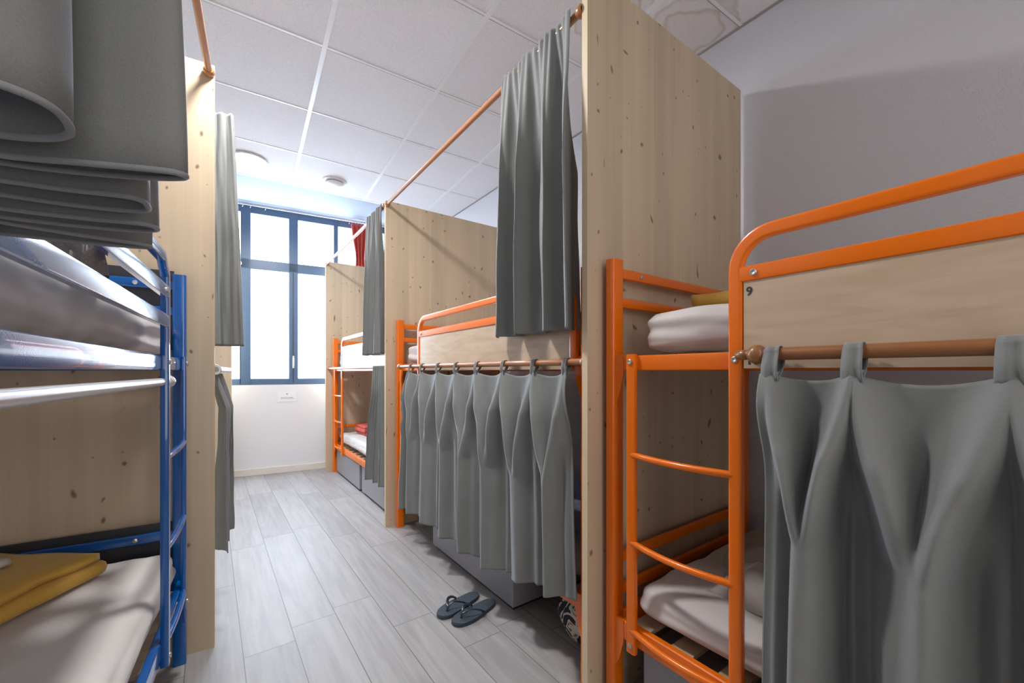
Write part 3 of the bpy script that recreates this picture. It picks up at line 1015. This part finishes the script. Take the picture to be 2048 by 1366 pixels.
# the rod of the near bunk is turned wood with a ball finial
t = thing('curtain_rod', 'thick varnished brown wooden rod in front of the board numbered 9', 'curtain rod', (1.03, 0.468, 1.190), 0)
obj('pole', sw([(0, -0.022, 0), (0, -1.20, 0)], 0.029, 0.029, seg=24), M['rod_dark'], t, smooth=True, auto=0.7)
fin = []
for i in range(15):
    a = PI * i / 14
    fin.append((max(0.0005, 0.023 * math.sin(a)), -0.020 + 0.022 * math.cos(a)))
bm = lathe([(0.012, 0.026), (0.0125, 0.004)] + fin[2:], 24, 'y')
obj('finial', bm, M['rod_dark'], t, smooth=True)
for yy in (-0.02, -1.15):
    bm = bmesh.new()
    sweep(bm, [(0.040, yy + 0.03, 0.0), (0.018, yy + 0.022, 0.0), (0.0, yy + 0.02, 0.0)], 0.014, 0.018, n=4)
    obj('bracket', bm, M['rod_dark'], t, smooth=True, auto=0.7)


# ------------------------------------------------------------------ curtains
def tab_curtain(label, X, zr, tabs, y_hi, y_lo, zb, amp=0.035, r=0.0125, drop=0.062, seed=0, flare=0.03, nu=260, nv=110, split=0.32, group=None, tabw=0.04, vcurve=True, zf=None, outw=0.0):
    """curtain hanging on tabs from a rod running along y at x=X; y_hi > y_lo are its edges; zb(y) the hem"""
    t = thing('curtain', label, 'curtain', (X, (y_hi + y_lo) / 2, 0), 0, group)
    oy = (y_hi + y_lo) / 2
    tabs = sorted(tabs)
    marks = [min(y_lo, tabs[0])] + tabs[0:] if y_lo < tabs[0] - 0.03 else tabs[:]
    if y_hi > tabs[-1] + 0.03:
        marks = marks + [y_hi]

    def local(y):
        for i in range(len(marks) - 1):
            if y <= marks[i + 1] or i == len(marks) - 2:
                a, b = marks[i], marks[i + 1]
                return (y - (a + b) / 2) / ((b - a) / 2), i, (b - a)

    def f(s, tt):
        y = y_lo + (y_hi - y_lo) * s
        w, i, span = local(y)
        w = max(-1, min(1, w))
        zt = zr - drop - min(0.020, 0.10 * span) * (1 - w * w)
        z = zt + (zb(y) - zt) * tt
        H = zt - z
        rr = max(0.0, 1 - H / split) if vcurve else 0.0
        A = amp * (0.25 + 0.75 * min(1, H / 0.16)) * (0.85 + 0.3 * nm((i * 3.7 + seed, 0, 0)))
        sig = 0.40
        sh = 0.14 * nm((i * 2.1, seed, H * 0.8))
        d1 = math.exp(-((abs(w - sh * (1 - rr)) - rr) / sig) ** 2)
        d = A * (d1 * 1.25 - 0.28)
        # pinched folds below each tab
        nt_ = min(abs(w - 1), abs(w + 1)) * span / 2
        d += A * 0.25 * math.exp(-(nt_ / 0.02) ** 2) * (0.2 + 0.8 * math.exp(-H / 0.15))
        d += A * 0.15 * math.sin(w * 2 * PI * 1.5 + i * 1.7 + seed + 0.4 * nm((i, H * 2, 3))) * min(1, max(0, H - 0.08) / 0.3)
        d += 0.010 * nm((y * 11 + seed, H * 2.2, 1.0)) * min(1, H / 0.1) + 0.004 * nm((y * 30, H * 4, seed)) * min(1, H / 0.2)
        # the sag between tabs lets the cloth belly back
        fl = (flare if isinstance(flare, tuple) else (flare, flare))
        q = 2 * s - 1
        yy = y + tt * q * (fl[1] if q > 0 else fl[0]) + 0.010 * nm((y * 7, H * 2, seed + 4)) * tt
        return (-(d + outw * tt) + 0.0, yy - oy, z)
    body = obj('cloth', sheet(nu, nv, f), M['curtain'], t, smooth=True)
    thick(body, 0.0022)
    # tabs
    for y in tabs:
        pts = []
        zt = zr - drop - 0.004
        w0, i0, sp0 = local(min(max(y, y_lo), y_hi))
        xf = f((y - y_lo) / (y_hi - y_lo), 0.0)[0]
        pts.append((xf, zt - 0.012)); pts.append((xf * 0.7 - r * 0.6 - 0.002, zt + 0.018))
        for k in range(9):
            a = PI - PI * k / 8
            pts.append(((r + 0.003) * math.cos(a), zr + (r + 0.003) * math.sin(a)))
        pts.append((r * 0.5 + 0.003, zt + 0.02)); pts.append((xf + 0.003, zt - 0.012))
        P = catmull([(p[0], 0, p[1]) for p in pts], 3)

        def g(s, tt, P=P, y=y):
            i = int(round(s * (len(P) - 1)))
            p = P[i]
            wv = (tt - 0.5) * tabw * (1 - 0.15 * math.sin(PI * s))
            crease = 0.003 * math.cos(tt * 2 * PI * 1.5)
            return (p.x - crease, y - oy + wv, p.z)
        tb = obj('tab', sheet(len(P) - 1, 8, g), M['curtain'], t, smooth=True)
        thick(tb, 0.002)
    return t


# near bunk
def zb9(y):
    return 0.12
tab_curtain('grey tab-top curtain closing the lower berth of the bunk numbered 9', 1.03, 1.190,
            [0.412, 0.266, 0.067, -0.12, -0.30, -0.48, -0.63], 0.432, -0.66, zb9, amp=0.078, r=0.0145, drop=0.045, seed=3, flare=0.012, split=0.34, tabw=0.036, nu=300, nv=130)


def zbm(y):
    a = (y - 1.08) / 1.65
    return 0.325 - 0.085 * min(1, max(0, a) * 3) - 0.015 * a + 0.012 * nm((y * 6, 0, 0))
tab_curtain('long grey tab-top curtain closing the lower berth of the middle orange bunk', 1.035, 1.184,
            [2.58, 2.40, 2.17, 1.95, 1.73, 1.50, 1.285, 1.10], 2.62, 1.085, zbm, amp=0.056, drop=0.034, seed=9, flare=(0.015, 0.09), split=0.42, tabw=0.03, nu=420, nv=110)


def gathered(label, P0, d, n, L_top, L_bot, z_top, z_bot, amp0, amp1, folds, seed=0, shift=0.0, out=0.0, nu=200, nv=90, group=None, pinch=None, header=0.02, skew=0.0, mat='curtain', zbf=None, edge=None):
    """curtain pushed together on a rod. P0 start on the rod, d along rod, n outward"""
    d = Vector((*d, 0)).normalized(); n = Vector((*n, 0)).normalized()
    P0 = Vector((*P0, 0))

    def f(s, t):
        z = z_top + header - (z_top + header - (zbf(s) if zbf else z_bot)) * t
        H = z_top - z
        k = min(1, max(0, H) / 0.5)
        Lh = L_top + (L_bot - L_top) * (t ** 0.8)
        if pinch:
            Lh *= 1 - pinch[0] * math.exp(-((z - pinch[1]) / pinch[2]) ** 2)
        am = amp0 + (amp1 - amp0) * k
        ph = s * 2 * PI * folds + seed + 0.9 * nm((s * 3, t * 1.3, seed))
        w = math.sin(ph)
        w = math.copysign(abs(w) ** 0.75, w)
        small = math.sin(ph * 4 + 1) * amp0 * 0.7 * (1 - k)
        dd = am * w * (0.75 + 0.5 * nm((s * folds * 0.9, 0.3, seed + 2))) + small + 0.006 * nm((s * 14, t * 5, seed))
        along = s * Lh + shift * t + am * 0.55 * math.sin(ph * 2 + 0.7) * k * 0.5 + skew * t * t
        p = P0 + d * along + n * (dd + 0.019 * (1 - k) + out * min(1, max(0, H) / 0.15))
        return (p.x, p.y, z)
    o = obj('curtain', sheet(nu, nv, f), M[mat], smooth=True)
    thick(o, 0.0022)
    tag(o, label, 'curtain', group)
    return o


gathered('grey curtain gathered on the high rod beside the tall near partition', (1.012, 1.035), (0, 1), (-1, 0), 0.42, 0.52, 2.385, 1.30, 0.006, 0.078, 3.3, seed=1.2, shift=-0.035, out=0.0)
gathered('grey curtain bunched on the high rod of the farthest orange bunk', (1.012, 3.06), (0, 1), (-1, 0), 0.40, 0.55, 2.385, 1.285, 0.007, 0.045, 3.6, seed=2.1, shift=0.0, out=0.005, nu=160)
gathered('grey curtain bunched on the low rod of the farthest orange bunk', (1.035, 3.08), (0, 1), (-1, 0), 0.20, 0.36, 1.184, 0.26, 0.015, 0.045, 2.7, seed=4.0, shift=0.02, out=0.01, nu=140, header=0.01, pinch=(0.25, 1.0, 0.15))
p = LP(0.115, 0.075)
gathered('olive grey curtain hanging beyond the pine partition on the left', (p.x, p.y), (math.cos(AL), -math.sin(AL)), (math.sin(AL), math.cos(AL)), 0.175, 0.215, 2.30, 1.262, 0.008, 0.020, 1.3, seed=2.4, nu=140, header=0.0)
p = LP(0.03, 0.03)
gathered('grey curtain bunched on the low silver rod past the left partition', (p.x, p.y), (math.sin(AL), math.cos(AL)), (math.cos(AL), -math.sin(AL)), 0.22, 0.34, 1.14, 0.36, 0.012, 0.032, 2.2, seed=0.6, out=0.045, nu=120, header=0.0, pinch=(0.35, 0.95, 0.14))

# curtain of the blue bunk's upper berth, pushed together close to the viewpoint
plan = [(-0.185, 0.295), (-0.155, 0.308), (-0.125, 0.318), (-0.085, 0.330), (-0.074, 0.351), (-0.080, 0.376), (-0.115, 0.397), (-0.175, 0.402),
        (-0.190, 0.413), (-0.19, 0.428), (-0.13, 0.430), (-0.075, 0.408), (-0.030, 0.393), (-0.022, 0.405), (-0.055, 0.430), (-0.11, 0.452), (-0.18, 0.462),
        (-0.190, 0.478), (-0.18, 0.492), (-0.11, 0.485), (-0.062, 0.474), (-0.052, 0.49), (-0.060, 0.512), (-0.11, 0.532), (-0.18, 0.540),
        (-0.190, 0.556), (-0.17, 0.570), (-0.105, 0.556), (-0.062, 0.545), (-0.052, 0.565), (-0.075, 0.585), (-0.13, 0.598),
        (-0.20, 0.606), (-0.18, 0.622), (-0.12, 0.640), (-0.075, 0.652), (-0.070, 0.667), (-0.11, 0.676), (-0.20, 0.682)]
PL = catmull([(x, y, 0) for x, y in plan], 7)
u0 = Vector((LP(0.018, 0).x, LP(0.018, 0).y, 0))


def nearf(s, t):
    i = int(round(s * (len(PL) - 1)))
    p = PL[i].copy()
    # gather towards the rod with height
    rx = LP(0.018, p.y - LO.y).x
    k = 0.55 * t ** 1.2
    x = p.x + (rx - p.x) * k + 0.02 * math.sin(i * 0.23 + t * 3) * t
    y = p.y + 0.012 * nm((s * 12, t * 2, 1)) * t + 0.10 * t * (s - 0.3)
    z = 1.298 + 0.006 * nm((s * 9, 0, 2)) + (2.40 - 1.298) * t
    return (x, y, z)


o = obj('curtain', sheet(len(PL) - 1, 40, nearf), M['curtain'], smooth=True)
thick(o, 0.003)
tag(o, 'big dark grey curtain folded together in the top left foreground', 'curtain')
hem = bmesh.new()
for zz in (0.001,):
    pts = [Vector(nearf(i / (len(PL) - 1), 0)) + Vector((0, 0, zz)) for i in range(len(PL))]
    sweep(hem, [tuple(p - Vector(o.location)) for p in pts], 0.0046, 0.0046, seg=8)
obj('hem', hem, M['hem'], o, smooth=True)['label'] = 'paler stitched hem'


# ------------------------------------------------------------------ storage boxes
def storage(label, x0, y0, y1, z1=0.245, depth=0.62, group='grey storage boxes under the bunks', rotz=0.0):
    t = thing('storage_box', label, 'storage box', (x0, (y0 + y1) / 2, 0), rotz, group)
    h = (y1 - y0) / 2
    obj('body', bx(0.0, depth, -h, h, 0.022, z1, bev=0.003), M['grey_box'], t)
    obj('plinth', bx(0.018, depth - 0.02, -h + 0.02, h - 0.02, 0.0, 0.022), M['dark'], t)
    return t


storage('grey metal storage box under the middle orange bunk next to the sandals', 1.140, 1.585, 2.48, 0.25)
storage('far grey storage box, nearest the window, under the farthest bunk', 1.095, 4.03, 4.95, 0.255)
storage('grey storage box under the farthest bunk, beside the hanging low curtain', 1.100, 3.19, 3.97, 0.255)
storage('grey storage box under the bunk numbered 9', 1.13, -0.05, 0.84, 0.25)


# ------------------------------------------------------------------ sandals
def sandal(x, y, ang, side, label):
    """toe points along local -x"""
    t = thing('flip_flop', label, 'flip-flop', (x, y, 0), ang, 'pair of dark rubber flip-flops on the floor')
    L, Wd = 0.262, 0.094
    pts = []
    n = 40
    for i in range(n):
        a = 2 * PI * i / n
        cx = math.cos(a); sy = math.sin(a)
        u = cx  # -1 toe .. 1 heel
        wl = 0.5 * (1.0 - 0.18 * u - 0.12 * math.exp(-((u - 0.25) / 0.3) ** 2))
        pts.append((L / 2 * math.copysign(abs(cx) ** 0.92, cx), Wd * wl * math.copysign(abs(sy) ** 0.8, sy) + side * 0.006 * (u < 0) * abs(u)))
    bm = prism(bmesh.new(), pts, 0.0, 0.017)
    es = [e for e in bm.edges if abs(e.verts[0].co.z - e.verts[1].co.z) < 1e-6]
    bmesh.ops.bevel(bm, geom=es, offset=0.003, segments=2, affect='EDGES')
    obj('sole', bm, M['rubber'], t, smooth=True, auto=0.9)
    top = 0.017
    toe = (-0.082, side * 0.008, top)
    for sg in (1, -1):
        P = catmull([toe, (toe[0] + 0.004, toe[1] + sg * 0.003, top + 0.018), (-0.052, sg * 0.020, top + 0.034), (-0.012, sg * 0.037, top + 0.022), (0.022, sg * 0.0425, top - 0.001)], 7)
        k = len(P)
        sc = [0.55 + 0.45 * min(1, i / (k * 0.4)) for i in range(k)]
        obj('strap', sw([tuple(p) for p in P], 0.005, 0.014, up=(0.25, sg * 0.9, 0.5), n=3, seg=10, scale=sc), M['strap'], t, smooth=True)
    obj('toe_post', lathe([(0.006, top - 0.001), (0.004, top + 0.004), (0.0035, top + 0.020)], 12, off=(toe[0], toe[1], 0)), M['strap'], t, smooth=True)
    return t


sandal(0.957, 1.785, 0.245, -1, 'dark flip-flop farther from the viewpoint, partly beneath the strap of its pair')
sandal(0.990, 1.683, 0.245, 1, 'dark flip-flop in front of its pair, heel touching the grey storage box')

# ------------------------------------------------------------------ tote bag
t = thing('tote_bag', 'patterned black and cream tote bag on the floor under the middle bunk', 'bag', (1.29, 1.24, 0), 0)


def bagf(s, tt):
    a = s * 2 * PI
    k = math.sin(PI * min(1, 0.08 + 0.84 * tt)) ** 0.45
    rx, ry = 0.105 * k, 0.13 * k
    w = 1 + 0.16 * nm((math.cos(a) * 2.2, math.sin(a) * 2.2, tt * 3))
    return (rx * w * math.cos(a), ry * w * math.sin(a), 0.003 + 0.20 * tt + 0.01 * nm((a, tt * 4, 0)) * tt)
bm = sheet(48, 20, bagf)
bmesh.ops.remove_doubles(bm, verts=bm.verts[:], dist=0.0005)
bmesh.ops.holes_fill(bm, edges=[e for e in bm.edges if e.is_boundary])
obj('bag_body', bm, M['tote'], t, smooth=True)
obj('handle', sw([tuple(p) for p in catmull([(-0.045, 0.05, 0.19), (-0.06, 0.03, 0.225), (-0.065, -0.03, 0.225), (-0.045, -0.06, 0.19)], 6)], 0.004, 0.02, n=3), M['tote'], t, smooth=True)

# wall socket inside the middle lower berth
t = thing('wall_socket', 'small pale wall socket with a black plug beside the middle bunk', 'socket', (WALL_X, 1.62, 0.93), 0)
obj('plate', bx(-0.012, 0.0, -0.045, 0.045, 0, 0.16, bev=0.003), M['gap'], t)
obj('plug', lathe([(0.022, -0.05), (0.025, -0.045), (0.025, -0.012)], 16, 'x', (0, 0, 0.11)), M['dark'], t, smooth=True, auto=0.7)
